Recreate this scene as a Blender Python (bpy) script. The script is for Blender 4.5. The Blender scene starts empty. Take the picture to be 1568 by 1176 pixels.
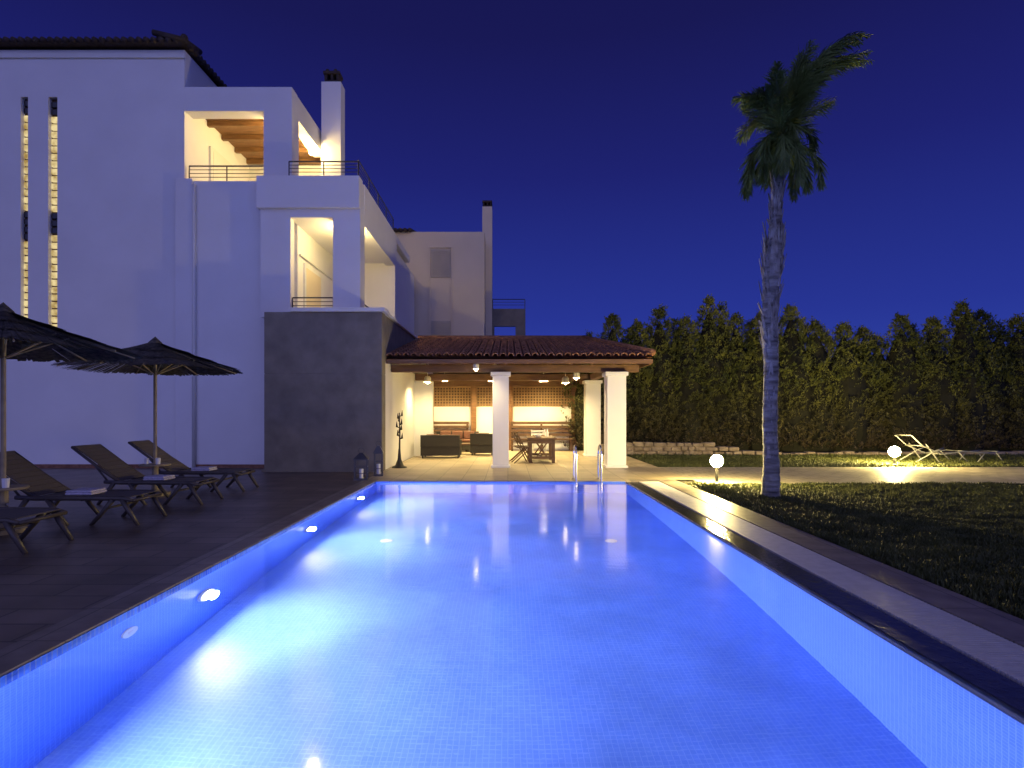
import bpy, math, random
import numpy as np
from mathutils import Vector, Matrix
random.seed(7); rng=np.random.default_rng(7)
scene=bpy.context.scene
scene.view_settings.view_transform='Standard'
scene.view_settings.look='None'
scene.view_settings.exposure=0
PI=math.pi
# ------------------------------------------------------------ materials
def mat(name,c,rough=0.7,var=0.25,scale=4.0,bump=0.0,bscale=60.0,metal=0.0,c2=None,spec=0.5,trans=0.0,ior=1.45,stretch=None,low=None):
    m=bpy.data.materials.new(name); m.use_nodes=True
    nt=m.node_tree; N=nt.nodes; L=nt.links
    b=N['Principled BSDF']; b.inputs['Roughness'].default_value=rough
    b.inputs['Metallic'].default_value=metal; b.inputs['Specular IOR Level'].default_value=spec
    b.inputs['Transmission Weight'].default_value=trans; b.inputs['IOR'].default_value=ior
    tc=N.new('ShaderNodeTexCoord'); mp=N.new('ShaderNodeMapping'); L.new(tc.outputs['Object'],mp.inputs[0])
    if stretch: mp.inputs['Scale'].default_value=stretch
    n=N.new('ShaderNodeTexNoise'); n.inputs['Scale'].default_value=scale; n.inputs['Detail'].default_value=6
    L.new(mp.outputs[0],n.inputs['Vector'])
    r=N.new('ShaderNodeValToRGB'); r.color_ramp.elements[0].position=0.3; r.color_ramp.elements[1].position=0.7
    if c2 is None:
        a=[max(0,x*(1-var)) for x in c]; d=[min(1,x*(1+var)) for x in c]
    else: a,d=c,c2
    r.color_ramp.elements[0].color=(*a,1); r.color_ramp.elements[1].color=(*d,1)
    L.new(n.outputs['Fac'],r.inputs[0])
    if low:   # older, browner growth near the ground: (colour, z0, z1)
        sx=N.new('ShaderNodeSeparateXYZ'); L.new(tc.outputs['Object'],sx.inputs[0])
        mr=N.new('ShaderNodeMapRange'); mr.inputs[1].default_value=low[1]; mr.inputs[2].default_value=low[2]; L.new(sx.outputs['Z'],mr.inputs[0])
        mx=N.new('ShaderNodeMix'); mx.data_type='RGBA'; mx.inputs[6].default_value=(*low[0],1)
        L.new(mr.outputs[0],mx.inputs[0]); L.new(r.outputs[0],mx.inputs[7]); L.new(mx.outputs[2],b.inputs['Base Color'])
    else: L.new(r.outputs[0],b.inputs['Base Color'])
    if bump>0:
        n2=N.new('ShaderNodeTexNoise'); n2.inputs['Scale'].default_value=bscale; n2.inputs['Detail'].default_value=5
        L.new(mp.outputs[0],n2.inputs['Vector'])
        bp=N.new('ShaderNodeBump'); bp.inputs['Strength'].default_value=bump; bp.inputs['Distance'].default_value=0.02
        L.new(n2.outputs['Fac'],bp.inputs['Height']); L.new(bp.outputs[0],b.inputs['Normal'])
    return m
def brickmat(name,c1,c2,mortar,w,h,ms,rough=0.6,rot=(0,0,0),off=0.5,bump=0.3,var=0.3,vscale=1.5,metal=0):
    m=bpy.data.materials.new(name); m.use_nodes=True
    nt=m.node_tree; N=nt.nodes; L=nt.links; b=N['Principled BSDF']; b.inputs['Roughness'].default_value=rough
    tc=N.new('ShaderNodeTexCoord'); mp=N.new('ShaderNodeMapping'); L.new(tc.outputs['Object'],mp.inputs[0])
    mp.inputs['Rotation'].default_value=rot
    br=N.new('ShaderNodeTexBrick'); br.inputs['Scale'].default_value=1; br.inputs['Brick Width'].default_value=w
    br.inputs['Row Height'].default_value=h; br.inputs['Mortar Size'].default_value=ms; br.offset=off
    br.inputs['Color1'].default_value=(*c1,1); br.inputs['Color2'].default_value=(*c2,1); br.inputs['Mortar'].default_value=(*mortar,1)
    L.new(mp.outputs[0],br.inputs['Vector'])
    n=N.new('ShaderNodeTexNoise'); n.inputs['Scale'].default_value=vscale; n.inputs['Detail'].default_value=7
    L.new(tc.outputs['Object'],n.inputs['Vector'])
    mr=N.new('ShaderNodeMapRange'); mr.inputs[1].default_value=.3; mr.inputs[2].default_value=.7
    mr.inputs[3].default_value=1-var; mr.inputs[4].default_value=1+var; L.new(n.outputs['Fac'],mr.inputs[0])
    mx=N.new('ShaderNodeVectorMath'); mx.operation='SCALE'; L.new(br.outputs['Color'],mx.inputs[0]); L.new(mr.outputs[0],mx.inputs['Scale'])
    L.new(mx.outputs[0],b.inputs['Base Color'])
    if bump>0:
        bp=N.new('ShaderNodeBump'); bp.inputs['Strength'].default_value=bump; bp.inputs['Distance'].default_value=0.01; bp.invert=True
        L.new(br.outputs['Fac'],bp.inputs['Height']); L.new(bp.outputs[0],b.inputs['Normal'])
    return m
def emis(name,c,s):
    m=bpy.data.materials.new(name); m.use_nodes=True; nt=m.node_tree
    for n in list(nt.nodes): nt.nodes.remove(n)
    e=nt.nodes.new('ShaderNodeEmission'); e.inputs[0].default_value=(*c,1); e.inputs[1].default_value=s
    o=nt.nodes.new('ShaderNodeOutputMaterial'); nt.links.new(e.outputs[0],o.inputs[0]); return m
stucco=mat('white_stucco',(0.76,0.75,0.76),0.85,0.04,0.8,0.05,90)
stucco2=mat('cream_stucco',(0.66,0.57,0.43),0.85,0.05,0.8,0.05,90)  # warm lamp light on the rear house is put into this cream colour
stonew=mat('grey_stone_render',(0.15,0.135,0.115),0.8,0.0,2.6,0.7,40,c2=(0.22,0.20,0.17))
tile=mat('clay_tile',(0.13,0.052,0.034),0.8,0.3,9,0.3,50,c2=(0.30,0.15,0.09))
tiledk=mat('dark_clay_tile',(0.05,0.035,0.03),0.8,0.3,9)
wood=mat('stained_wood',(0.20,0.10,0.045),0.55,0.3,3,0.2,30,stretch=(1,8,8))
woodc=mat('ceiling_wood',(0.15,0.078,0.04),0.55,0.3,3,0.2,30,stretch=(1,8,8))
woodl=mat('lattice_wood',(0.33,0.20,0.10),0.6,0.2,5)
wooddk=mat('dark_wood',(0.11,0.06,0.035),0.55,0.3,5,0.2,30)
metal=mat('dark_metal',(0.10,0.10,0.11),0.4,0.1,5,metal=0.6)
shadem=mat('white_lamp_shade',(0.6,0.58,0.52),0.5,0.05,5)
chrome=mat('chrome',(0.75,0.77,0.8),0.12,0.02,5,metal=1.0)
blackm=mat('black_iron',(0.015,0.014,0.014),0.5,0.2,9)
rattan=mat('dark_rattan',(0.025,0.022,0.02),0.6,0.4,60,0.5,120)
cushion=mat('cushion_cloth',(0.16,0.075,0.055),0.9,0.2,9)
plastic=mat('brown_resin',(0.08,0.065,0.058),0.4,0.2,8)
mesh_f=mat('lounger_fabric',(0.12,0.10,0.09),0.8,0.15,80)
towelm=mat('towel_cloth',(0.6,0.56,0.68),0.95,0.15,30,0.4,200)
reed=mat('thatch_reed',(0.025,0.022,0.02),0.9,0.4,14,c2=(0.13,0.115,0.095))
pole=mat('pole_wood',(0.32,0.26,0.17),0.7,0.2,8)
doorg=mat('dark_window_glass',(0.02,0.02,0.03),0.08,0.1,2)
frame_w=mat('white_frame',(0.7,0.7,0.68),0.5,0.03,2)
reclm=mat('weathered_white_tube',(0.20,0.20,0.19),0.5,0.1,8)
shutter=mat('shutter_grey',(0.45,0.40,0.32),0.6,0.05,3)
deckm=brickmat('brown_deck_tile',(0.11,0.083,0.067),(0.16,0.122,0.098),(0.045,0.034,0.03),0.9,0.3,0.010,0.42,off=0.5,var=0.4,vscale=1.6)
deck_far=brickmat('beige_paving',(0.38,0.31,0.21),(0.46,0.38,0.27),(0.22,0.18,0.13),0.5,0.5,0.008,0.5,off=0.0,var=0.15)
pathm=brickmat('path_paving',(0.36,0.31,0.24),(0.44,0.39,0.30),(0.15,0.13,0.1),0.4,0.25,0.012,0.6,var=0.2,vscale=3)
copem=brickmat('coping_stone',(0.18,0.15,0.13),(0.24,0.20,0.17),(0.08,0.065,0.06),0.6,0.5,0.006,0.4,rot=(0,0,PI/2),off=0,var=0.3,vscale=5)
wetst=mat('wet_dark_stone',(0.05,0.05,0.065),0.15,0.3,5,0.25,14)
mosaic=brickmat('pool_mosaic',(0.135,0.29,0.85),(0.155,0.315,0.87),(0.21,0.385,0.90),0.04,0.04,0.003,0.35,off=0,bump=0.0,var=0.2,vscale=0.9)
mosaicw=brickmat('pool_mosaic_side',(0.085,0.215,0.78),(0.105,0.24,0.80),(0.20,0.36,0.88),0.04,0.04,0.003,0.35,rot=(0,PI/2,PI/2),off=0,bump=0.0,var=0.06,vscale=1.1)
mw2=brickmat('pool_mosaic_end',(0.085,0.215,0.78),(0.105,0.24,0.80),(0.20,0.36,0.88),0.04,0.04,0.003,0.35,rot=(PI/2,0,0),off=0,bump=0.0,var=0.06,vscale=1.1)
band=brickmat('waterline_mosaic',(0.02,0.06,0.30),(0.05,0.14,0.46),(0.12,0.16,0.30),0.04,0.04,0.005,0.25,off=0,bump=0)
gratem=mat('white_grate',(0.62,0.60,0.62),0.5,0.1,10)
rubble=mat('field_stone',(0.16,0.12,0.08),0.9,0.2,4,0.8,12,c2=(0.36,0.29,0.21))
soil=mat('soil',(0.03,0.026,0.017),0.95,0.3,3,0.5,15)
grassg=mat('lawn_ground',(0.018,0.024,0.007),0.95,0.4,6,0.6,30)
grassb=mat('grass_blades',(0.032,0.042,0.010),0.6,0.3,1.6,c2=(0.10,0.108,0.028))
hedge_l=mat('conifer_leaf',(0.042,0.060,0.014),0.65,0.3,1.3,c2=(0.19,0.20,0.048),low=((0.10,0.075,0.042),0.2,2.6))
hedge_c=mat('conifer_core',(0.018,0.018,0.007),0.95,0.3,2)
palmt=mat('palm_trunk',(0.06,0.055,0.055),0.85,0.3,2.6,0.9,24,c2=(0.42,0.42,0.43),stretch=(1,1,6))
husk=mat('palm_husk',(0.12,0.11,0.105),0.9,0.3,7,0.5,40,c2=(0.46,0.45,0.45))
frondm=mat('palm_leaf',(0.05,0.09,0.018),0.5,0.3,2.5,c2=(0.15,0.21,0.055))
YEL=(1.0,0.76,0.32)
bulb=emis('warm_bulb',YEL,2600)
dimbulb=emis('visible_bulb_tip',(1.0,0.82,0.45),45)
bulbH=emis('warm_room_bulb',(1.0,0.73,0.27),820)
globem=emis('lamp_globe_glow',(1.0,0.77,0.27),1300)
lens_m=emis('pool_lamp_lens',(0.9,0.94,1.0),60)
# ------------------------------------------------------------ helpers
def grp(name,loc=(0,0,0),rz=0):
    e=bpy.data.objects.new(name,None); scene.collection.objects.link(e); e.location=loc; e.rotation_euler=(0,0,rz)
    e.empty_display_size=0.3; return e
def obj(name,v,f,m,parent=None,smooth=False,bev=0):
    me=bpy.data.meshes.new(name); me.from_pydata([tuple(p) for p in v],[],f); me.update()
    if m: me.materials.append(m)
    if smooth: me.polygons.foreach_set('use_smooth',[True]*len(me.polygons))
    o=bpy.data.objects.new(name,me); scene.collection.objects.link(o)
    if parent: o.parent=parent
    if bev>0:
        b=o.modifiers.new('b','BEVEL'); b.width=bev; b.segments=2; b.limit_method='ANGLE'
    return o
class MB:
    def __init__(s): s.v=[]; s.f=[]
    def add(s,v,f):
        k=len(s.v); s.v+= [tuple(p) for p in v]; s.f+=[tuple(i+k for i in q) for q in f]
    def box(s,x0,x1,y0,y1,z0,z1,M=None):
        v=[(x0,y0,z0),(x1,y0,z0),(x1,y1,z0),(x0,y1,z0),(x0,y0,z1),(x1,y0,z1),(x1,y1,z1),(x0,y1,z1)]
        if M is not None: v=[M@Vector(p) for p in v]
        s.add(v,[(0,3,2,1),(4,5,6,7),(0,1,5,4),(1,2,6,5),(2,3,7,6),(3,0,4,7)])
    def tube(s,pts,r,n=8,cap=True):
        pts=[Vector(p) for p in pts]; rs=r if isinstance(r,(list,tuple)) else [r]*len(pts)
        V=[]; F=[]
        for i,p in enumerate(pts):
            d=(pts[min(i+1,len(pts)-1)]-pts[max(i-1,0)]).normalized()
            a=d.cross(Vector((0,0,1)) if abs(d.z)<0.9 else Vector((0,1,0))).normalized(); b=d.cross(a).normalized()
            for j in range(n):
                t=2*PI*j/n; V.append(p+(a*math.cos(t)+b*math.sin(t))*rs[i])
        for i in range(len(pts)-1):
            for j in range(n):
                F.append((i*n+j,i*n+(j+1)%n,(i+1)*n+(j+1)%n,(i+1)*n+j))
        if cap:
            F.append(tuple(range(n-1,-1,-1))); F.append(tuple((len(pts)-1)*n+j for j in range(n)))
        s.add(V,F)
    def lathe(s,prof,n=24,c=(0,0,0)):
        V=[];F=[]
        for r,z in prof:
            for j in range(n):
                t=2*PI*j/n; V.append((c[0]+r*math.cos(t),c[1]+r*math.sin(t),c[2]+z))
        for i in range(len(prof)-1):
            for j in range(n): F.append((i*n+j,i*n+(j+1)%n,(i+1)*n+(j+1)%n,(i+1)*n+j))
        s.add(V,F)
    def mk(s,name,m,parent=None,smooth=False,bev=0): return obj(name,s.v,s.f,m,parent,smooth,bev)
def box(name,x0,x1,y0,y1,z0,z1,m,parent=None,bev=0):
    b=MB(); b.box(x0,x1,y0,y1,z0,z1); return b.mk(name,m,parent,bev=bev)
def sphere(name,c,r,m,parent=None,seg=20,rings=12):
    b=MB(); b.lathe([(max(r*math.sin(PI*i/rings),1e-4),-r*math.cos(PI*i/rings)) for i in range(rings+1)],seg,c)
    return b.mk(name,m,parent,smooth=True)
def sheet(name,x0,x1,y0,y1,z,m,parent=None):
    return obj(name,[(x0,y0,z),(x1,y0,z),(x1,y1,z),(x0,y1,z)],[(0,1,2,3)],m,parent)
def quads(name,V,m,parent=None):
    n=len(V); me=bpy.data.meshes.new(name); me.vertices.add(n*4); me.vertices.foreach_set('co',V.reshape(-1).astype(np.float32))
    me.loops.add(n*4); me.loops.foreach_set('vertex_index',np.arange(n*4,dtype=np.int32))
    me.polygons.add(n); me.polygons.foreach_set('loop_start',np.arange(0,n*4,4,dtype=np.int32))
    me.update(calc_edges=True); me.materials.append(m)
    o=bpy.data.objects.new(name,me); scene.collection.objects.link(o)
    if parent: o.parent=parent
    return o
# ------------------------------------------------------------ world
w=bpy.data.worlds.new('World'); scene.world=w; w.use_nodes=True
nt=w.node_tree; N=nt.nodes; L=nt.links; bg=N['Background']
tc=N.new('ShaderNodeTexCoord'); sp=N.new('ShaderNodeSeparateXYZ'); L.new(tc.outputs['Generated'],sp.inputs[0])
rp=N.new('ShaderNodeValToRGB'); el=rp.color_ramp.elements
el[0].position=0.0; el[0].color=(0.028,0.060,0.40,1); el[1].position=0.75; el[1].color=(0.006,0.006,0.060,1)
e=el.new(0.16); e.color=(0.017,0.032,0.29,1)
e=el.new(0.38); e.color=(0.011,0.014,0.160,1)
e=el.new(0.55); e.color=(0.008,0.008,0.088,1)
L.new(sp.outputs['Z'],rp.inputs[0])
# sky glow added to light the facade, unseen behind the camera (-Y)
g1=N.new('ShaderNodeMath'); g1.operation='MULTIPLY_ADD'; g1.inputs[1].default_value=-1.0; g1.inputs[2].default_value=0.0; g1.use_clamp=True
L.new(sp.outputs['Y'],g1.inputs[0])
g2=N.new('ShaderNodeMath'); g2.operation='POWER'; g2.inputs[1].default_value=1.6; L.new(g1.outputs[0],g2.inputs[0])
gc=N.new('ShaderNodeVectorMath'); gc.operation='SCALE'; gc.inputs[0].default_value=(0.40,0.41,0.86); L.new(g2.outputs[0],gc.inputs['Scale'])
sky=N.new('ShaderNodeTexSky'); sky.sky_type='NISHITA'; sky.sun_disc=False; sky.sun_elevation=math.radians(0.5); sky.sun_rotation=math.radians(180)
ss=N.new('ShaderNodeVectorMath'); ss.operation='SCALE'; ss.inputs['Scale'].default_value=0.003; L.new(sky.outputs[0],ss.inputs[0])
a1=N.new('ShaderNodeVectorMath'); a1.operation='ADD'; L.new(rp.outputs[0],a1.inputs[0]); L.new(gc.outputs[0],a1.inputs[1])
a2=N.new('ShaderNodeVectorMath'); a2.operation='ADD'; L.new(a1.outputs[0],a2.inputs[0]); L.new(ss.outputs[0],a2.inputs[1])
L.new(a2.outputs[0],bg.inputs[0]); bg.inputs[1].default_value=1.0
# ------------------------------------------------------------ camera
cd=bpy.data.cameras.new('Camera'); cam=bpy.data.objects.new('Camera',cd); scene.collection.objects.link(cam)
cam.location=(0,0,1.45); cam.rotation_euler=(PI/2,0,0); cd.lens=20; cd.sensor_width=36; cd.shift_x=0.004; cd.shift_y=0.028
cd.clip_end=2000; cd.clip_start=0.05; scene.camera=cam
# ------------------------------------------------------------ ground
PX0,PX1,PY0,PY1=-2.80,2.50,0.6,12.03; PD=-1.42; WL=-0.035
B=600
obj('ground',[(-B,-B,-.03),(B,-B,-.03),(B,B,-.03),(-B,B,-.03),(PX0-.1,PY0-.1,-.03),(PX1+.6,PY0-.1,-.03),(PX1+.6,PY1+.1,-.03),(PX0-.1,PY1+.1,-.03)],
    [(0,1,5,4),(1,2,6,5),(2,3,7,6),(3,0,4,7)],soil)
dk=grp('pool_deck')
sheet('deck_side',-24,PX0-.30,-8,14.95,0,deckm,dk)
sheet('deck_near',PX0-.30,3.6,-8,PY0-.30,0,deckm,dk)
box('coping_left',PX0-.298,PX0,PY0-.3,PY1+.3,-.12,0.006,copem,dk,bev=.006)
box('coping_near',PX0+.002,3.2,PY0-.298,PY0,-.12,0.006,copem,dk,bev=.006)
box('coping_far',PX0+.002,PX1+.1,PY1,PY1+.3,-.12,0.006,deck_far,dk,bev=.006)
sheet('veranda_front_paving',PX0-.298,4.0,PY1+.302,24.6,0,deck_far,dk)
box('coping_outer',3.2,3.6,-6,12.33,-.12,0.006,copem,dk,bev=.006)
box('coping_outer_end',PX1+.102,3.198,PY1+.0,PY1+.3,-.12,0.004,copem,dk)
box('overflow_edge',PX1,PX1+.26,PY0,PY1-.002,-.12,-.012,wetst,dk,bev=.01)
b=MB()
y=PY0+.02
while y<PY1-.03:
    b.box(PX1+.275,3.195,y,y+.022,-.03,-.002); y+=.032
b.mk('gutter_grate',gratem,dk)
sheet('gutter_bottom',PX1+.26,3.2,PY0,PY1,-.11,wetst,dk)
sheet('path',4.0,60,11.62,15.2,-.004,pathm)
sheet('lawn',3.6,60,-30,11.6,-.014,grassg)
sheet('lawn_back',4.0,60,15.22,19.4,-.014,grassg)
# pool
pool=grp('swimming_pool')
sheet('pool_floor',PX0,PX1,PY0,PY1,PD,mosaic,pool)
def wallq(name,pts,m): return obj(name,pts,[(0,1,2,3)],m,pool)
zt=-.10
wallq('wall_left',[(PX0,PY0,PD),(PX0,PY1,PD),(PX0,PY1,zt),(PX0,PY0,zt)],mosaicw)
wallq('wall_right',[(PX1,PY0,PD),(PX1,PY1,PD),(PX1,PY1,zt),(PX1,PY0,zt)],mosaicw)
wallq('wall_far',[(PX0,PY1,PD),(PX1,PY1,PD),(PX1,PY1,zt),(PX0,PY1,zt)],mw2)
wallq('wall_near',[(PX0,PY0,PD),(PX1,PY0,PD),(PX1,PY0,zt),(PX0,PY0,zt)],mw2)
box('waterline_left',PX0-.02,PX0+.012,PY0,PY1,-.115,-.006,band,pool)
box('waterline_far',PX0+.012,PX1-.02,PY1-.012,PY1+.01,-.115,-.006,mosaic,pool)
# water : fresnel mix of clear refraction and a softly rippled reflection
wm=bpy.data.materials.new('pool_water'); wm.use_nodes=True; nt=wm.node_tree; N=nt.nodes; L=nt.links
for n in list(N): N.remove(n)
rf=N.new('ShaderNodeBsdfRefraction'); rf.inputs['IOR'].default_value=1.333; rf.inputs['Roughness'].default_value=0.0; rf.inputs['Color'].default_value=(0.95,0.98,1,1)
gy=N.new('ShaderNodeBsdfGlossy'); gy.inputs['Roughness'].default_value=0.10; gy.inputs['Color'].default_value=(1,1,1,1)
fr=N.new('ShaderNodeFresnel'); fr.inputs['IOR'].default_value=1.333
mx=N.new('ShaderNodeMixShader'); L.new(fr.outputs[0],mx.inputs[0]); L.new(rf.outputs[0],mx.inputs[1]); L.new(gy.outputs[0],mx.inputs[2])
o=N.new('ShaderNodeOutputMaterial'); L.new(mx.outputs[0],o.inputs[0])
tc=N.new('ShaderNodeTexCoord'); mp=N.new('ShaderNodeMapping'); mp.inputs['Scale'].default_value=(.7,2.0,1); L.new(tc.outputs['Object'],mp.inputs[0])
n=N.new('ShaderNodeTexNoise'); n.inputs['Scale'].default_value=4.0; n.inputs['Detail'].default_value=4; L.new(mp.outputs[0],n.inputs['Vector'])
bp=N.new('ShaderNodeBump'); bp.inputs['Strength'].default_value=0.10; bp.inputs['Distance'].default_value=0.01
L.new(n.outputs['Fac'],bp.inputs['Height'])
for q in (rf,gy): L.new(bp.outputs[0],q.inputs['Normal'])
sheet('water',PX0+.013,PX1-.001,PY0+.001,PY1-.013,WL,wm,pool)
# underwater lamps
for i,yy in enumerate((2.9,5.25,7.95,10.6)):
    zz=-.70
    ld=bpy.data.lights.new('underwater_lamp','AREA'); ld.shape='DISK'; ld.size=.17; ld.energy=96; ld.color=(1.0,0.92,1.0)
    lo=bpy.data.objects.new('lamp_%d'%i,ld); scene.collection.objects.link(lo); lo.location=(PX0+.09,yy,zz)
    lo.rotation_euler=(0,math.radians(-97),0); lo.parent=pool
    b=MB(); b.tube([(PX0+.002,yy,zz),(PX0+.03,yy,zz)],.13,24); b.mk('lamp_housing_%d'%i,frame_w,pool)
    b=MB(); b.tube([(PX0+.031,yy,zz),(PX0+.05,yy,zz),(PX0+.075,yy,zz)],[.10,.09,.04],16); b.mk('lamp_lens_%d'%i,lens_m,pool)
for i,(x,y,z,ax) in enumerate([(PX0,4.2,-.45,'x'),(-1.72,8.05,PD,'z'),(1.46,8.05,PD,'z')]):
    b=MB(); d=(.015,0,0) if ax=='x' else (0,0,.015)
    b.tube([(x,y,z),(x+d[0],y+d[1],z+d[2])],.085,20); b.tube([(x,y,z),(x+d[0]*1.7,y,z+d[2]*1.7)],.03,12); b.mk('inlet_%d'%i,frame_w,pool)
# ladder
lad=grp('pool_ladder')
b=MB()
for x in (1.44,1.97):
    pts=[(x,12.38,0.0),(x,12.38,.52)]+[(x,12.38-.19+.19*math.cos(a),.56+.19*math.sin(a)) for a in np.linspace(0,PI,9)]+[(x,12.0,.3),(x,11.97,-.2),(x,11.95,-1.15)]
    b.tube(pts,.022,10)
for z in (-.3,-.58,-.86,-1.1): b.box(1.44,1.97,11.90,11.98,z,z+.025)
for x in (1.44,1.97): b.lathe([(.05,.007),(.05,.02),(.022,.03)],14,(x,12.38,0))
b.mk('rails_and_steps',chrome,lad,smooth=False)
# ------------------------------------------------------------ villa
H=grp('white_villa')
YF=14.9
sl=[(-12.76,-12.57,3.85),(-12.04,-11.80,3.62)]
b=MB(); ZT=10.95
xs=[-19,sl[0][0],sl[0][1],sl[1][0],sl[1][1],-8.47]
b.box(xs[0],xs[1],YF,YF+.35,0,ZT); b.box(xs[2],xs[3],YF,YF+.35,0,ZT); b.box(xs[4],xs[5],YF,YF+.35,0,ZT)
for (x0,x1,zb) in sl:
    b.box(x0,x1,YF,YF+.35,0,zb); b.box(x0,x1,YF,YF+.35,9.72,ZT)
b.box(-8.82,-8.47,YF+.35,23,0,ZT); b.box(-19,-18.7,YF+.35,23,0,ZT); b.box(-18.7,-8.82,22.7,23,0,ZT)
b.mk('tower_walls',stucco,H)
box('tower_cornice',-19.1,-8.44,YF-.05,YF-.002,10.72,10.86,frame_w,H,bev=.01)
gb=bpy.data.materials.new('lit_glass_block'); gb.use_nodes=True; nt=gb.node_tree; N=nt.nodes; L=nt.links
for n in list(N): N.remove(n)
em=N.new('ShaderNodeEmission'); o=N.new('ShaderNodeOutputMaterial'); L.new(em.outputs[0],o.inputs[0])
tc=N.new('ShaderNodeTexCoord'); n=N.new('ShaderNodeTexNoise'); n.inputs['Scale'].default_value=5; L.new(tc.outputs['Object'],n.inputs['Vector'])
r=N.new('ShaderNodeValToRGB'); r.color_ramp.elements[0].color=(.42,.27,.08,1); r.color_ramp.elements[0].position=.3; r.color_ramp.elements[1].color=(1,.80,.40,1); r.color_ramp.elements[1].position=.62
L.new(n.outputs['Fac'],r.inputs[0]); L.new(r.outputs[0],em.inputs[0]); em.inputs[1].default_value=.85
bl=MB(); dkb=MB(); mort=MB()
for (x0,x1,zb) in sl:
    z=zb+.01
    while z<9.60:
        dark=(z>9.25) or (6.0<z<6.65)
        (dkb if dark else bl).box(x0+.02,x1-.02,YF+.07,YF+.15,z,z+.15)
        z+=.195
    mort.box(x0,x1,YF+.13,YF+.17,zb,9.72)
bl.mk('glass_blocks_lit',gb,H,bev=.012); dkb.mk('glass_blocks_dark',doorg,H,bev=.01); mort.mk('block_mortar',wooddk,H)
# tower roof
b=MB(); x0,x1,y0,y1=-19.4,-8.35,YF-.22,23.3
b.add([(x0,y0,11.02),(x1,y0,11.02),(x1,y1,11.02),(x0,y1,11.02),(x0+4,19,12.2),(x1-4,19,12.2)],[(0,1,5,4),(1,2,5),(2,3,4,5),(3,0,4),(3,2,1,0)])
b.mk('tower_roof',tiledk,H)
b=MB()
x=x0
while x<x1:
    b.tube([(x,y0-.03,11.06),(x,y0+.8,11.26)],.075,8); x+=.19
y=y0
while y<y1:
    b.tube([(x1+.03,y,11.06),(x1-.8,y,11.26)],.075,8); y+=.19
b.tube([(x1+.02,y0-.02,11.12),(x1-1.2,y0+1.2,11.35)],.09,8)
b.mk('tower_roof_tiles',tiledk,H,smooth=True)
# lower wall
b=MB()
b.box(-8.468,-5.9,14.86,15.2,0,7.5)
b.mk('side_wall',stucco,H)
box('pilaster',-8.66,-8.22,14.80,14.858,0,7.55,stucco,H,bev=.01)
b=MB(); b.tube([(-8.17,14.81,0),(-8.17,14.81,7.4)],.045,10); b.mk('drain_pipe',frame_w,H,smooth=True)
b=MB()
b.box(-8.468,-3.8,15.2,22,7.25,7.48)
b.mk('upper_terrace_slab',stucco,H)
box('upper_parapet',-6.42,-3.79,14.5,14.86,6.68,7.5,stucco,H,bev=.01)
b=MB()
b.box(-8.468,-5.66,14.9,15.3,9.35,9.98)
b.box(-6.40,-5.66,14.9,15.4,7.5,9.35)
b.box(-6.0,-5.66,15.3,17.6,9.35,9.96)
b.mk('upper_frame',stucco,H)
b=MB()
b.box(-8.468,-5.6,18.6,18.9,7.48,9.9)
b.mk('upper_back_wall',stucco,H)
b=MB()
y=16.0
while y<18.5:
    b.box(-8.46,-6.01,y,y+.11,9.52,9.655); y+=.8
b.box(-8.46,-6.01,15.3,18.6,9.66,9.72)
b.mk('upper_wood_ceiling',wood,H)
box('upper_door_frame',-8.469,-8.40,16.1,17.4,7.48,9.0,frame_w,H)
box('upper_door_glass',-8.40,-8.39,16.22,17.28,7.6,8.9,frame_w,H)
# chimney
b=MB(); b.box(-5.58,-4.99,17.0,17.42,7.48,11.35); b.mk('chimney',stucco,H,bev=.01)
b=MB(); b.box(-5.50,-5.06,17.05,17.37,11.351,11.42)
for x in (-5.5,-5.31,-5.14): b.box(x,x+.07,17.05,17.37,11.42,11.6)
b.box(-5.53,-5.04,17.02,17.40,11.6,11.68)
for x in (-5.46,-5.22): b.tube([(x+.05,17.05,11.70),(x+.05,17.37,11.70)],.06,8)
b.mk('chimney_cap',tiledk,H)
# loggia
b=MB()
b.box(-6.35,-5.58,14.6,14.858,3.9,6.68)
b.box(-5.58,-4.49,14.6,14.9,6.46,6.68)
b.box(-4.49,-3.79,14.6,15.05,3.9,6.68)
b.box(-4.1,-3.79,15.05,19.1,6.38,7.48)
b.box(-4.49,-3.80,14.861,15.05,6.68,7.45)
b.box(-5.9,-5.62,15.2,19.1,3.9,7.25)
b.box(-5.62,-3.79,19.1,19.4,0,7.48)
b.box(-5.62,-4.1,14.9,19.1,6.46,6.7)
b.mk('loggia_walls',stucco,H)
box('loggia_floor',-5.9,-3.3,14.9,19.1,3.78,3.9,stucco,H)
box('loggia_door_frame',-5.622,-5.56,15.6,17.0,3.9,5.55,frame_w,H)
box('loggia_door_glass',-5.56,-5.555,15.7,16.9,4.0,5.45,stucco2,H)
box('loggia_ledge',-5.622,-5.56,15.3,19.0,5.68,5.72,frame_w,H)
box('rear_mass',-8.46,-3.95,19.4,24,0,7.2,stucco,H)
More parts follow.
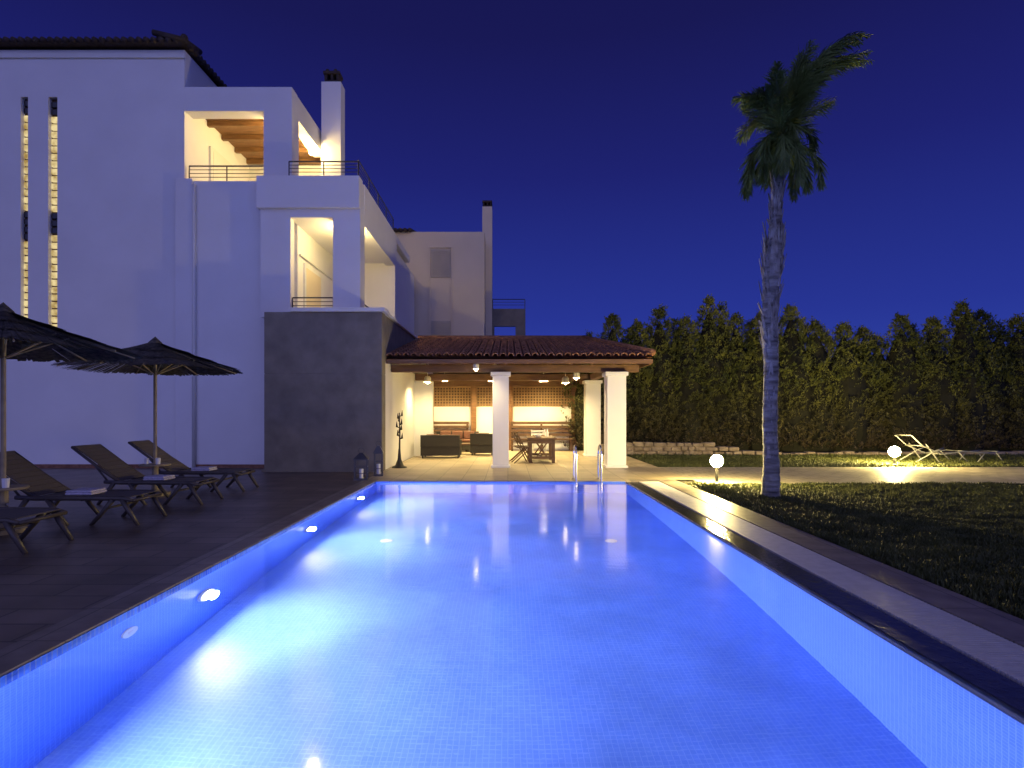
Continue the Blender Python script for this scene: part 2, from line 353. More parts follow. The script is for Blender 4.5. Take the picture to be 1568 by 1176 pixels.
# stone base
b=MB(); b.box(-6.0,-3.10,14.0,14.4,0,2.40); b.box(-6.0,-3.10,14.0,14.4,2.412,3.93); b.box(-5.99,-3.11,14.01,14.39,2.39,2.42); b.box(-6.0,-3.10,14.4,22,2.75,3.75); b.mk('stone_base',stonew,H,bev=.008)
box('stone_parapet_side',-3.3,-3.11,14.4,19.1,3.75,3.92,stonew,H)
box('base_side_wall',-6.0,-3.12,14.4,22,0,2.75,stucco,H)
box('terrace_coping',-5.35,-3.02,13.94,14.5,3.931,4.03,frame_w,H,bev=.01)
box('terrace_coping_side',-3.36,-3.03,14.5,19.1,3.925,4.0,frame_w,H,bev=.01)
b=MB(); b.box(-6.05,-3.08,13.97,13.998,0,.06); b.mk('stone_plinth',stonew,H)
b=MB(); b.box(-19,-8.66,14.87,14.897,0,.10); b.box(-8.2,-6.02,14.83,14.857,0,.10); b.mk('tile_skirting',tile,H)
def railing(b,p,q,z0,z1,n,step=1.0):
    p=Vector((*p,0)); q=Vector((*q,0)); ln=(q-p).length; k=max(1,round(ln/step))
    for i in range(k+1):
        a=p+(q-p)*i/k; b.tube([(a.x,a.y,z0),(a.x,a.y,z1)],.018,6)
    for j in range(n):
        z=z1-(z1-z0-.06)*j/n
        b.tube([(p.x,p.y,z),(q.x,q.y,z)],.02 if j==0 else .010,6)
b=MB()
railing(b,(-8.4,15.0),(-6.42,15.0),7.5,7.95,4)
railing(b,(-5.64,14.66),(-3.85,14.66),7.5,7.92,4)
railing(b,(-3.85,14.66),(-3.85,19.1),7.48,7.95,4)
railing(b,(-5.56,14.7),(-4.51,14.7),3.95,4.42,4)
railing(b,(-3.86,15.1),(-3.86,19.0),3.9,4.35,4)
b.mk('railings',metal,H)
sphere('upper_terrace_bulb',(-5.83,16.9,9.18),.075,bulbH,H,10,7)
sphere('upper_room_bulb',(-6.25,15.6,9.25),.055,bulbH,H,10,7)   # mounted behind the frame column
sphere('loggia_bulb',(-4.33,15.35,6.15),.062,bulbH,H,10,7)      # mounted behind the corner pillar
# ------------------------------------------------------------ neighbouring house
G=grp('rear_house')
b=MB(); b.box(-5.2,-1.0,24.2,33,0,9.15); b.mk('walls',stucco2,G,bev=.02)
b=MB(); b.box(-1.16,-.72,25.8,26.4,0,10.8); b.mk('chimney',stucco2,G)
b=MB(); b.box(-1.13,-.75,25.85,26.35,10.8,10.86)
for x in (-1.13,-.96,-.81): b.box(x,x+.06,25.85,26.35,10.86,11.0)
b.box(-1.16,-.72,25.8,26.4,11.0,11.08); b.mk('chimney_cap',tiledk,G)
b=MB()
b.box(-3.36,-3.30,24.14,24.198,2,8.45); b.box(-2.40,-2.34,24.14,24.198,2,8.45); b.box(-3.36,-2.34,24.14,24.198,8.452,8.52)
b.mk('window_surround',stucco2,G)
def shut(x0,x1,z0,z1):
    b=MB(); b.box(x0,x1,24.16,24.195,z0,z1); 
    z=z0+.05
    while z<z1-.05: b.box(x0+.05,x1-.05,24.14,24.16,z,z+.05); z+=.08
    return b
shut(-3.26,-2.44,7.2,8.38).mk('shutter_upper',shutter,G)
shut(-3.26,-2.44,4.3,5.35).mk('shutter_lower',shutter,G)
b=MB(); b.box(-.99,.8,26.0,26.2,5.4,6.2); b.box(-.99,-.62,26,26.2,3,5.4); b.box(.35,.8,26,26.2,3,5.4); b.box(-.62,.35,26,26.2,3,4.7); b.box(-.99,.8,26.2,30,3,4.6)
b.mk('balcony_block',stonew,G)
b=MB(); railing(b,(-.7,26.1),(.78,26.1),6.2,6.65,3,1.4); b.mk('balcony_rail',metal,G)
b=MB(); x=-4.95
while x<-4.1: b.tube([(x,24.0,9.16),(x,25.5,9.5)],.09,8); x+=.2
b.mk('roof_tiles',tiledk,G,smooth=True)
# ------------------------------------------------------------ veranda
V=grp('tiled_veranda')
EY,EZ,RY,RZ=14.45,2.86,19.6,3.93
XL,XR,XRr=-3.095,3.68,2.6
sl_=(RZ-EZ)/(RY-EY)
def ymax(x): return RY if x<=XRr else EY+(RY-EY)*(XR-x)/(XR-XRr)
b=MB()
def barrel(b,x,ya,yb,r):
    n=max(1,int((yb-ya)/.36)+0)
    for i in range(n+1):
        a=ya+.36*i; c=min(a+.40,yb)
        if a>=yb-.02: break
        za=EZ+sl_*(a-EY)+.05+random.uniform(-.008,.008); zc=EZ+sl_*(c-EY)+.02
        V_=[];F_=[]
        jx=random.uniform(-.006,.006)
        for k,(yy,zz,rr) in enumerate(((a,za,r),(c,zc,r*.85))):
            for j in range(7):
                t=PI*j/6; V_.append((x+jx+rr*math.cos(t),yy,zz+rr*math.sin(t)*.9))
            for j in range(7):
                t=PI*(6-j)/6; V_.append((x+jx+.75*rr*math.cos(t),yy,zz+.75*rr*math.sin(t)*.9-.004))
        for j in range(13): F_.append((j,j+1,14+j+1,14+j))
        F_.append(tuple(range(13,-1,-1)))
        b.add(V_,F_)
x=XL+.1
while x<XR-.05:
    barrel(b,x,EY-.06+random.uniform(-.012,.012),ymax(x),.085); x+=.205
b.mk('roof_tiles',tile,V,smooth=False)
def rz(y): return EZ+sl_*(y-EY)
b=MB()
b.add([(XL,EY,EZ),(XR,EY,EZ),(XRr,RY,RZ),(XL,RY,RZ),(XL,24.8,EZ),(XR,24.8,EZ)],[(0,1,2,3),(1,5,2),(3,2,5,4)])
b.mk('roof_deck',tile,V)
b=MB(); b.add([(XL,EY+.02,EZ-.05),(XR-.02,EY+.02,EZ-.05),(XRr,RY,RZ-.05),(XL,RY,RZ-.05),(XL,24.75,EZ-.05),(XR-.02,24.75,EZ-.05)],[(3,2,1,0),(2,5,1),(4,5,2,3)])
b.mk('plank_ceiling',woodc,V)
b=MB(); b.tube([(XR,EY,EZ+.12),(XRr,RY,RZ+.1)],.09,8); b.tube([(XL,RY,RZ+.08),(XRr,RY,RZ+.08)],.1,8); b.mk('ridge_tiles',tile,V,smooth=True)
b=MB()
b.box(XL,XR,EY-.01,EY+.05,EZ-.16,EZ-.055)
b.box(XL,XR-.2,15.10,15.32,2.53,2.72)
b.box(XL,3.0,19.0,19.2,2.53,2.74); b.box(XL,3.0,21.9,22.12,2.46,2.70)
b.box(2.73,2.93,15.32,19.0,2.53,2.72); b.box(2.73,2.93,19.2,24,2.53,2.72)
b.box(XR-.07,XR-.02,EY+.05,24.7,EZ-.18,EZ-.055)
x=XL+.25
while x<XR-.2:
    yb=min(ymax(x),RY)
    Mv=[(x,EY+.06,EZ-.18),(x+.08,EY+.06,EZ-.18),(x+.08,yb,rz(yb)-.19),(x,yb,rz(yb)-.19),(x,EY+.06,EZ-.06),(x+.08,EY+.06,EZ-.06),(x+.08,yb,rz(yb)-.06),(x,yb,rz(yb)-.06)]
    b.add(Mv,[(0,3,2,1),(4,5,6,7),(0,1,5,4),(1,2,6,5),(2,3,7,6),(3,0,4,7)])
    x+=.55
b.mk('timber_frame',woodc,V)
for i,(x,y,wd) in enumerate([(-.19,15.2,.43),(2.86,15.2,.5),(2.83,19.1,.5),(2.83,23.8,.5)]):
    b=MB(); h=wd/2
    b.box(x-h,x+h,y-h,y+h,.06,2.42); b.box(x-h-.04,x+h+.04,y-h-.04,y+h+.04,0,.06)
    b.box(x-h-.05,x+h+.05,y-h-.05,y+h+.05,2.42,2.525); b.mk('column_%d'%i,stucco,V,bev=.012)
b=MB(); b.box(-3.12,2.6,22.0,22.2,0,1.68); b.mk('rear_wall',stucco,V)
b=MB()
for (x0,x1) in ((-3.10,-1.42),(-1.22,-.02),(.18,2.45)):
    x=x0
    while x<x1-.01: b.box(x,x+.04,22.05,22.07,1.72,2.44); x+=.11
    z=1.76
    while z<2.44: b.box(x0,x1,22.071,22.09,z,z+.04); z+=.11
    b.box(x0,x1,22.03,22.11,1.682,1.73); b.box(x0,x1,22.03,22.11,2.41,2.458)
b.mk('lattice_screen',woodl,V)
b=MB()
for x in (-1.42,-.02,2.45): b.box(x,x+.2,21.9,21.998,0,2.46)
b.mk('lattice_posts',wood,V)
b=MB(); b.box(XL+.01,2.7,22.7,22.75,0,2.7); b.mk('dark_backing_fence',wooddk,V)  # dark panel added behind the lattice so its gaps look dark
b=MB(); b.box(-3.12,-2.5,18.95,19.15,0,2.5); b.mk('inner_pier',stucco,V,bev=.01)
for i,(x,y,z,r,sm) in enumerate([(-2.54,18,2.50,.06,1),(1.82,18,2.48,.065,1),(-.82,14.62,2.64,.045,1),(1.95,16.2,2.52,.055,1),(1.3,20.7,2.70,.085,0),(-.6,20.7,2.70,.08,0),(-2.3,20.7,2.70,.07,0),(-.4,17.2,2.80,.06,0)]):  # entries without a tip are added lamps, unseen, brightening the veranda
    sphere('bulb_%d'%i,(x,y,z),r,bulb,V,10,7)
    R_=r*1.75
    b=MB(); b.lathe([(.012,r+.05),(R_*.6,r+.045),(R_,r-.01),(R_,-r-.025),(R_-.006,-r-.025),(R_-.006,r-.015),(R_*.58,r+.038),(.012,r+.043)],20,(x,y,z)); b.tube([(x,y,z+r+.04),(x,y,z+r+.16)],.01,6); b.mk('lamp_shade_%d'%i,shadem,V)  # shade added around the bare bulb to keep it out of water reflections
    if sm: sphere('bulb_tip_%d'%i,(x,y,z-r-.045),.035,dimbulb,V,10,7)
# ------------------------------------------------------------ furniture
def sofa(loc,rz,wd=1.3,name='rattan_sofa'):
    g=grp(name,loc,rz); b=MB(); h=wd/2
    b.box(-h,h,-.35,.35,.08,.36); b.box(-h,h,.27,.38,.36,.74); b.box(-h,-h+.12,-.35,.27,.36,.58); b.box(h-.12,h,-.35,.27,.36,.58)
    for x in (-h+.06,h-.06):
        for y in (-.3,.3): b.tube([(x,y,0),(x,y,.08)],.025,8)
    b.mk('frame',rattan,g,bev=.03)
    c=MB(); k=max(1,round(wd/.6)); s=(wd-.28)/k
    for i in range(k): c.box(-h+.14+s*i+.01,-h+.14+s*(i+1)-.01,-.33,.25,.362,.46)
    for i in range(k): c.box(-h+.14+s*i+.02,-h+.14+s*(i+1)-.02,.14,.262,.465,.76)
    c.mk('cushions',cushion,g,bev=.035); return g
sofa((-2.15,18.4,0),PI,1.25)
sofa((-.85,19.6,0),PI*.97,.8,'rattan_armchair')
sofa((-1.9,21.2,0),0,1.6)
g=grp('low_table',(-1.5,19.9,0)); b=MB(); b.box(-.4,.4,-.3,.3,.33,.38)
for x in(-.35,.35):
    for y in(-.25,.25): b.box(x-.03,x+.03,y-.03,y+.03,0,.33)
b.mk('table_body',wooddk,g,bev=.008)
g=grp('wooden_table',(.98,17.0,0)); b=MB()
b.box(-.42,.42,-.75,.75,.68,.73)
for y in (-.62,.62):
    for x in (-.33,.33): b.box(x-.045,x+.045,y-.045,y+.045,0,.68)
    b.box(-.285,.285,y-.03,y+.03,.12,.2); b.box(-.285,.285,y-.03,y+.03,.56,.66)
    for s in (-1,1):
        M=Matrix.Translation((0,y+s*.012,.38))@Matrix.Rotation(s*.62,4,'Y'); b.box(-.02,.02,-.012,.012,-.30,.30,M)
b.box(-.03,.03,-.59,.59,.13,.19); b.mk('table_frame',wooddk,g,bev=.006)
c=MB(); c.lathe([(.001,0),(.07,0),(.10,.05),(.11,.09),(.10,.09),(.09,.055),(.001,.02)],18,(-.1,-.3,.731)); c.lathe([(.04,0),(.045,.12),(.02,.17),(.018,.24),(.001,.24)],14,(.2,.1,.731)); c.mk('bowl_and_bottle',stucco,g,smooth=True)
def chair(loc,rz,m=wooddk,name='folding_chair'):
    g=grp(name,loc,rz); b=MB()
    for s in (-.22,.22):
        b.tube([(s,-.25,0),(s,.22,.90)],.018,6); b.tube([(s*.9,.28,0),(s*.9,-.22,.45)],.018,6)
        b.box(s-.03,s+.03,-.25,.12,.60,.625)
    for i in range(6): b.box(-.22,.22,-.24+.075*i,-.18+.075*i,.44,.46)
    for i in range(4):
        z=.55+.09*i; y=-.25+.47*z/.9; b.box(-.22,.22,y-.01,y+.01,z,z+.06)
    b.mk('slatted_frame',m,g); return g
chair((.35,17.1,0),math.radians(80)); chair((.42,16.5,0),math.radians(100)); chair((1.0,18.3,0),math.radians(5),frame_w,'garden_chair')
g=grp('wooden_bench',(0,0,0)); b=MB()
b.box(.1,2.45,21.35,21.8,.42,.47)
for z in (.55,.70,.85,1.0): b.box(.1,2.45,21.84,21.88,z,z+.11)
for x in (.12,1.25,2.35): b.box(x,x+.08,21.4,21.47,0,.42); b.box(x,x+.08,21.882,21.95,0,1.1)
b.mk('bench_frame',wooddk,g)
g=grp('wooden_bench.001',(-3.2,0,0)); b=MB()
b.box(.2,1.7,21.35,21.8,.42,.47)
for z in (.55,.70,.85,1.0): b.box(.2,1.7,21.84,21.88,z,z+.11)
for x in (.22,1.6): b.box(x,x+.08,21.4,21.47,0,.42); b.box(x,x+.08,21.882,21.95,0,1.1)
b.mk('bench_frame',wooddk,g)
g=grp('iron_flower_sculpture',(-2.86,15.0,0)); b=MB()
b.lathe([(.2,0),(.2,.02),(.12,.05),(.05,.22),(.025,.5)],16); b.tube([(0,0,.3),(.01,0,.9),(0,0,1.45)],[.025,.02,.012],8)
for i in range(9):
    a=i*2.4; z=.75+.075*i; d=Vector((math.cos(a),math.sin(a)*.6,0)); p=Vector((0,0,z))
    b.tube([p,p+d*.07+Vector((0,0,.03)),p+d*.075+Vector((0,0,.17))],[.012,.03,.004],8)
b.mk('stem_and_petals',blackm,g,smooth=True)
def lantern(loc,s,wd,name='candle_lantern'):
    g=grp(name,loc,.15); b=MB(); h=wd/2
    b.box(-h-.02,h+.02,-h-.02,h+.02,0,.04)
    for x in(-h,h):
        for y in(-h,h): b.box(x-.012,x+.012,y-.012,y+.012,.04,s*.62)
    b.box(-h-.02,h+.02,-h-.02,h+.02,s*.62,s*.65)
    for z in (.2,.4):
        for sx in(-h,h): b.box(sx-.006,sx+.006,-h,h,s*z,s*z+.012); b.box(-h,h,sx-.006,sx+.006,s*z,s*z+.012)
    b.add([(-h-.03,-h-.03,s*.65),(h+.03,-h-.03,s*.65),(h+.03,h+.03,s*.65),(-h-.03,h+.03,s*.65),(-.03,-.03,s*.84),(.03,-.03,s*.84),(.03,.03,s*.84),(-.03,.03,s*.84)],[(0,1,5,4),(1,2,6,5),(2,3,7,6),(3,0,4,7),(4,5,6,7),(3,2,1,0)])
    b.tube([(.06*math.cos(t),0,s*.90+.06*math.sin(t)) for t in np.linspace(0,2*PI,14)],.006,6,False)
    b.mk('frame',metal,g)
    c=MB(); c.lathe([(.001,.04),(.045,.04),(.045,.04+s*.28),(.001,.04+s*.28)],16); c.mk('candle',stucco,g,smooth=False)
lantern((-3.17,12.3,0),.70,.26); lantern((-2.98,13.1,0),.82,.17)
# ------------------------------------------------------------ loungers
def lounger(loc,rz=0,towel=True,name='sun_lounger'):
    g=grp(name,loc,rz); b=MB()
    L0=1.22
    for s in (-.31,.31):
        b.tube([(0.03,s,.315),(-.08,s,.345),(-L0,s,.35),(-1.45,s,.36)],[.024,.03,.034,.03],8)
        b.tube([(-L0,s*.96,.36),(-1.55,s*.96,.58),(-1.98,s*.96,.90)],[.028,.026,.022],8)
        b.tube([(-.10,s,.33),(-.03,s,.20),(.10,s,.0)],[.035,.03,.024],8)
        b.tube([(-.22,s,.33),(-.34,s,.18),(-.50,s,.0)],[.035,.03,.024],8)
        b.tube([(-1.05,s,.34),(-.95,s,.18),(-.80,s,.0)],[.035,.03,.024],8)
        b.tube([(-1.30,s,.35),(-1.42,s,.18),(-1.56,s,.0)],[.035,.03,.024],8)
        b.tube([(-1.62,s*.9,.60),(-1.42,s*.9,.36)],.014,6)
    for x,z in ((.03,.315),(-.62,.33),(-L0,.345)): b.tube([(x,-.31,z),(x,.31,z)],.022,8)
    b.tube([(-1.98,-.30,.90),(-1.98,.30,.90)],.024,8)
    b.tube([(-.28,-.31,.16+.06),(-.28,.31,.16+.06)],.015,6)
    b.mk('frame',plastic,g,smooth=True)
    c=MB(); n=14
    for i in range(n):
        x0=-L0+.02+(L0-.02)*i/n; c.box(x0,x0+(L0-.02)/n-.008,-.285,.285,.352,.362)
    d=Vector((-1.98+L0,0,.90-.36)); ln=d.length; ang=math.atan2(d.z,-d.x)
    M=Matrix.Translation((-L0,0,.375))@Matrix.Rotation(ang,4,'Y')
    for i in range(10): c.box(-ln*(i+1)/10+.008,-ln*i/10,-.27,.27,-.004,.008,M)
    c.mk('sling',mesh_f,g)
    if towel:
        t=MB(); t.box(-.95,-.60,-.16,.16,.364,.395); t.box(-.945,-.61,-.155,.155,.396,.425); t.mk('folded_towel',towelm,g,bev=.014)
    return g
lounger((-4.95,10.75,0),.03); lounger((-4.90,9.25,0),-.02); lounger((-4.88,7.65,0),.02); lounger((-5.05,6.15,0),0.0,False)
# ------------------------------------------------------------ umbrellas
def umbrella(loc,name='thatched_umbrella',R=1.42):
    g=grp(name,loc); b=MB(); za,zr=2.66,2.21
    b.tube([(0,0,0),(0,0,2.62)],.028,12); b.lathe([(.24,0),(.24,.05),(.06,.09),(.045,.32)],20); b.mk('pole',pole,g)
    t=MB(); 
    for layer in range(4):
        n=420
        for i in range(n):
            a=2*PI*(i+random.random())/n; k=abs(((a/(2*PI)*8)%1)-.5)*2
            rb=[1,1,.72,.42][layer]
            r1=(R*(.94+.05*k)+random.uniform(-.06,.05))*rb
            sag=.05*(1-k)
            off=[0,.010,.026,.04][layer]
            z1=za+(zr-za)*(r1/R)**.92-sag*rb+random.uniform(-.012,.012)+off
            wd=.5*2*PI*r1/n*1.5; ca,sa=math.cos(a),math.sin(a)
            zm=za+(zr-za)*(.5*rb)**.92-sag*.5*rb+off
            rm=r1*.5; wm_=wd*.6
            t.add([(.03*ca,.03*sa,za+off),(rm*ca-wm_*sa,rm*sa+wm_*ca,zm),(r1*ca-wd*sa,r1*sa+wd*ca,z1),(r1*ca+wd*sa,r1*sa-wd*ca,z1+.004),(rm*ca+wm_*sa,rm*sa-wm_*ca,zm+.004)],[(0,1,2,3,4)])
    t.lathe([(.001,.13),(.03,.10),(.10,.03),(.14,-.03)],14,(0,0,za))
    t.mk('thatch_canopy',reed,g)
    r=MB()
    for i in range(8):
        a=2*PI*i/8; ca,sa=math.cos(a),math.sin(a)
        r.tube([(.03*ca,.03*sa,za-.03),(R*.96*ca,R*.96*sa,zr-.01)],.012,6); r.tube([(.03*ca,.03*sa,2.12),(R*.45*ca,R*.45*sa,za-.25)],.01,6)
    r.mk('ribs',pole,g)
    s=MB(); s.lathe([(.001,.52),(.24,.52),(.25,.535),(.24,.55),(.001,.55)],24); s.tube([(0,0,.35),(0,0,.52)],.05,10); s.mk('pole_table',pole,g)
    c=MB(); c.lathe([(.001,0),(.035,0),(.04,.11),(.034,.11),(.03,.01)],12,(.1,-.08,.551)); c.lathe([(.001,0),(.03,0),(.035,.10),(.03,.10),(.027,.01)],12,(-.12,-.05,.551)); c.mk('cups',stucco,g)
umbrella((-6.2,10.0,0)); umbrella((-6.12,6.9,0))
# ------------------------------------------------------------ garden lamps
def glamp(loc,h,r,name='garden_lamp'):
    g=grp(name,loc); sphere('globe',(0,0,h),r,globem,g,16,10)
    b=MB(); b.tube([(0,0,0),(0,0,h-r*.92)],.03,12); b.lathe([(.08,0),(.08,.02),(.03,.05)],16); b.lathe([(.03,h-r-.05),(r*.3,h-r-.01),(r*.36,h-r*.94)],16); b.mk('post',blackm,g)
glamp((4.24,11.55,0),.47,.125); glamp((10.6,15.6,0),.38,.145)
g=grp('garden_recliner',(12.5,16.6,0),.1); b=MB()
for y in (-.3,.3):
    b.tube([(-1.05,y,.80),(-.7,y,.50),(-.1,y,.26),(.6,y,.34),(1.3,y,.28),(1.7,y,.32)],.018,8)
    b.tube([(-.9,y,.05),(-.3,y,.36),(-.05,y,.44)],.015,8); b.tube([(-.6,y,.55),(-.2,y,.05),(-.05,y,0)],.015,8)
    b.tube([(.4,y,.33),(.75,y,0)],.015,8); b.tube([(1.25,y,.28),(1.0,y,0)],.015,8); b.tube([(1.6,y,.31),(1.85,y,.0)],.015,8)
for x,z in ((-1.05,.80),(-.7,.5),(-.1,.26),(.6,.34),(1.3,.28),(1.7,.32)): b.tube([(x,-.3,z),(x,.3,z)],.016,8)
b.mk('tube_frame',reclm,g,smooth=True)
# ------------------------------------------------------------ grass
def grass(x0,x1,y0,y1,n,h):
    x=rng.uniform(x0,x1,n); y=rng.uniform(y0,y1,n)
    tuft=np.sin(x*5.3+np.sin(y*4.1)*2)*np.sin(y*6.1+np.sin(x*3.3)*2)
    a=rng.uniform(0,PI,n); hh=h*rng.uniform(.5,1.2,n)*(0.9+.5*tuft); wd=rng.uniform(.004,.008,n)*(.6+.09*np.sqrt(x*x+y*y))
    lx=rng.normal(0,.6,n)*hh; ly=rng.normal(0,.6,n)*hh
    V=np.zeros((n,4,3)); dx=np.cos(a)*wd; dy=np.sin(a)*wd
    V[:,0]=np.stack([x-dx,y-dy,np.full(n,-.014)],1); V[:,1]=np.stack([x+dx,y+dy,np.full(n,-.014)],1)
    V[:,2]=np.stack([x+lx+dx*.2,y+ly+dy*.2,hh],1); V[:,3]=np.stack([x+lx-dx*.2,y+ly-dy*.2,hh],1)
    return V
Vs=[grass(3.62,9,2.5,8,110000,.045),grass(3.62,16,6,11.6,130000,.045),grass(4.0,22,15.25,19.3,50000,.06)]
quads('grass',np.concatenate(Vs),grassb)
# ------------------------------------------------------------ hedge
peaks=[(905,510),(940,480),(978,490),(1012,470),(1050,484),(1088,452),(1130,480),(1165,478),(1208,468),(1245,492),(1285,498),(1325,500),(1375,484),(1420,490),(1465,466),(1512,472),(1560,484)]
HY=22.0
pk=[((x-778)*HY/871,1.45+(632-y)*HY/871) for x,y in peaks]
x=pk[-1][0]+1.1
while x<34: pk.append((x,random.uniform(4.6,5.7))); x+=random.uniform(.9,1.3)
leafV=[]; core=MB()
def conifer(cx,cy,h,R,nb,nl):
    t=rng.beta(.92,1.0,nb)*.98+.01; ang=rng.uniform(0,2*PI,nb)
    ph=rng.uniform(0,6); lob=1+.16*np.sin(ang*3+ph+t*9)+.10*np.sin(ang*5+t*17+ph)
    prof=R*np.minimum(1.0,(1.0-t)*2.3)**.85*lob*np.minimum(1,.78+t*2.2)
    rr=prof*rng.uniform(.66,1.04,nb)
    bx=cx+np.cos(ang)*rr; by=cy+np.sin(ang)*rr; bz=t*h
    up=rng.uniform(.35,1.0,nb); out=rng.uniform(.2,.85,nb)*(1-t*.6)
    ln=rng.uniform(.2,.5,nb)*(1-.35*t)
    dx=np.cos(ang)*out+rng.normal(0,.2,nb); dy=np.sin(ang)*out+rng.normal(0,.2,nb); dz=up
    s=rng.uniform(0,1,(nb,nl)); 
    px=bx[:,None]+dx[:,None]*ln[:,None]*s; py=by[:,None]+dy[:,None]*ln[:,None]*s; pz=bz[:,None]+dz[:,None]*ln[:,None]*s
    sp=.14*(1-s*.75)
    a2=rng.uniform(0,2*PI,(nb,nl))
    ex=np.cos(a2); ey=np.sin(a2)
    px+=ex*sp*.5; py+=ey*sp*.5
    l=rng.uniform(.06,.13,(nb,nl)); tx=ex*.7+dx[:,None]*.6; ty=ey*.7+dy[:,None]*.6; tz=rng.uniform(.3,1.0,(nb,nl))
    wv=rng.uniform(.014,.03,(nb,nl)); wx=-ey*wv; wy=ex*wv
    P=np.stack([px,py,pz],-1).reshape(-1,3); T=np.stack([tx*l,ty*l,tz*l],-1).reshape(-1,3); W=np.stack([wx,wy,wx*0],-1).reshape(-1,3)
    V=np.zeros((len(P),4,3)); V[:,0]=P-W*.5; V[:,1]=P+T*.5-W; V[:,2]=P+T; V[:,3]=P+T*.5+W
    leafV.append(V)
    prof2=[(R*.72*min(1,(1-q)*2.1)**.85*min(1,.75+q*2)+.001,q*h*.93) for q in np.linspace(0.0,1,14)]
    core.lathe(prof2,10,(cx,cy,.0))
for (x,h) in pk:
    conifer(x,HY+random.uniform(-.3,.25),h-.1,random.uniform(.95,1.15),680,18)
    conifer(x+random.uniform(.45,.75),HY+.3,h-random.uniform(.25,.7),1.0,460,15)
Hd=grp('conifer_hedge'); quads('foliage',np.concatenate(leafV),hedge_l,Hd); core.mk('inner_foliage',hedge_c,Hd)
g=grp('stone_garden_wall'); b=MB()
for row in range(3):
    x=3.2+random.uniform(0,.2)
    while x<8.6-row*.9:
        wd=random.uniform(.2,.5); b.box(x,x+wd-.03,19.5+random.uniform(-.04,.03),19.85,row*.15-.02,row*.15+.125+random.uniform(-.03,.02)); x+=wd
b.mk('stones',rubble,g,bev=.035)
box('mortar_core',3.2,6.9,19.56,19.8,-.02,.36,rubble,g)
b=MB(); 
x=8.6
while x<32: wd=random.uniform(.2,.5); b.box(x,x+wd-.03,19.5+random.uniform(-.04,.03),19.8,-.03,random.uniform(.05,.13)); x+=wd
b.mk('edging_stones',rubble,g,bev=.03)
# ------------------------------------------------------------ palm
Pm=grp('palm_tree',(4.55,9.87,0))
path=[(0,0,-.02),(.01,0,.5),(.0,0,1.2),(.02,0,2.0),(-.01,0,3.0),(.03,0,3.8),(.07,0,4.4),(.12,0,5.2),(.15,0,5.8),(.18,0,6.4)]
def interp(z):
    for a,c in zip(path[:-1],path[1:]):
        if z<=c[2]:
            k=(z-a[2])/(c[2]-a[2]); return Vector(a).lerp(Vector(c),k)
    return Vector(path[-1])
zs=np.linspace(0,6.3,210); b=MB(); pts=[];rs=[]
for z in zs:
    base=.15-.035*min(1,z/.8) if z<.8 else .115-.002*(z-1)
    if z>3.2: base+= .03*math.exp(-((z-4.0)/.45)**2)
    if z>4.5: base-= .045*min(1,(z-4.5)/.8)
    ringn=(z/.10)%1
    pts.append(interp(z)+Vector((.012*math.sin(z*3.1),0,0))); rs.append(base*(1+.10*(1-ringn))+random.uniform(-.004,.004))
b.tube(pts,rs,18); b.mk('trunk',palmt,Pm,smooth=True)
hb=MB()
for i in range(300):
    z=random.uniform(2.5,5.5) if i>70 else random.uniform(.2,2.6); a=random.uniform(0,2*PI); c=interp(z); r0=(.10 if z<4.6 else .06)
    if z>3.4 and z<4.5: r0+=.025
    d=Vector((math.cos(a),math.sin(a),0)); s=Vector((-d.y,d.x,0)); l=random.uniform(.12,.42); wd=random.uniform(.015,.05)
    fl=random.uniform(.0,.10) if z>2.5 else random.uniform(0,.02)
    p0=c+d*r0; p1=p0+Vector((0,0,l))+d*fl+s*random.uniform(-.04,.04)
    hb.add([p0-s*wd,p0+s*wd,p1+s*wd*.25,p1-s*wd*.25,p0-s*wd+d*.02,p0+s*wd+d*.02,p1+s*wd*.25+d*.008,p1-s*wd*.25+d*.008],[(4,5,6,7),(0,1,5,4),(1,2,6,5),(2,3,7,6),(3,0,4,7)])
hb.mk('old_leaf_bases',husk,Pm)
FV=[]; rc=MB()
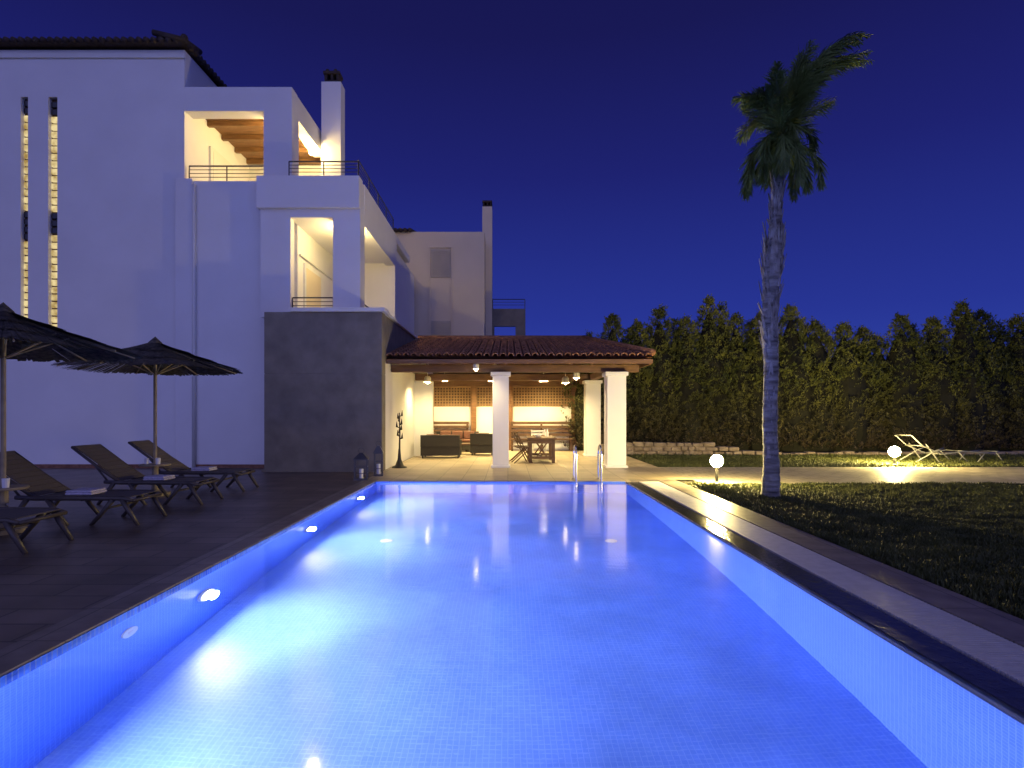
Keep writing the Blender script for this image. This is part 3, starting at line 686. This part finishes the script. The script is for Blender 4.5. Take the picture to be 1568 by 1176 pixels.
def frond(base,az,elev,length,bend,wind,ll=.42,sweep=.8,late=0.0):
    p=Vector(base); d=Vector((math.cos(az)*math.cos(elev),math.sin(az)*math.cos(elev),math.sin(elev)))
    n=26; pts=[p.copy()]; dirs=[d.copy()]
    for i in range(n):
        t=i/n; k=1+late*(2.6*t*t-1); d=(d+Vector((wind[0]*k,wind[1]*k,wind[2]-bend*(.4+t)*k))*(1.0/n)).normalized(); p=p+d*length/n; pts.append(p.copy()); dirs.append(d.copy())
    rc.tube(pts,[.020*(1-.85*i/n)+.002 for i in range(n+1)],5)
    for i in range(2,n+1):
        t=i/n
        for sub in range(4):
          for s in (-1,1):
            d=dirs[i]; side=d.cross(Vector((0,0,1))); 
            if side.length<.1: side=Vector((1,0,0))
            side.normalize(); L_=ll*math.sin(PI*min(.97,.12+t*.86))**.6*random.uniform(.7,1.15)
            up=side.cross(d)
            pp=pts[i-1].lerp(pts[i],sub/4)
            dr=(side*s*random.uniform(.15,.65)+up*random.uniform(-.45,.45)+d*sweep*random.uniform(.75,1.1)+Vector((wind[0]*.15,0,-.3*random.random()))).normalized()
            q=pp+dr*L_; q.z-=.12*L_*random.uniform(.3,2.4); m=pp.lerp(q,.5)+Vector((0,0,.02)); wv=d.cross(dr)
            if wv.length<1e-3: continue
            wv=wv.normalized().cross(dr)*.010
            FV.append([tuple(pp),tuple(m-wv),tuple(q),tuple(m+wv)])
top=interp(6.25)
for i in range(24):   # wind-set upper mass
    az=random.uniform(-.9,.9); frond(top+Vector((0,0,random.uniform(-.2,.25))),az,random.uniform(.95,1.5),random.uniform(.9,1.6),random.uniform(.1,.7),(random.uniform(.1,.6),random.uniform(-.3,.3),.1),.42)
for i in range(11):    # long plume, rises then streams to the right
    frond(top+Vector((.05,0,.05)),random.uniform(-.4,.4),random.uniform(1.12,1.32),random.uniform(1.9,2.4),random.uniform(.5,1.1),(random.uniform(1.2,1.9),random.uniform(-.2,.2),.0),.36,.8,.8)
for i in range(12):   # left lobe
    az=PI+random.uniform(-1.2,1.2); frond(top+Vector((0,0,random.uniform(-.1,.25))),az,random.uniform(.75,1.35),random.uniform(.8,1.1),random.uniform(1.2,2.8),(.1,0,0),.34)
for i in range(20):   # hanging skirt
    az=2*PI*i/20+random.uniform(-.15,.15); frond(top+Vector((0,0,random.uniform(-.35,.15))),az,random.uniform(.1,1.1),random.uniform(.6,1.35),random.uniform(5.0,9.0),(.1,0,0),.34,1.0)
quads('fronds',np.array(FV),frondm,Pm); rc.mk('frond_stems',frondm,Pm)
print('leaf quads',sum(len(v) for v in leafV),'palm',len(FV))
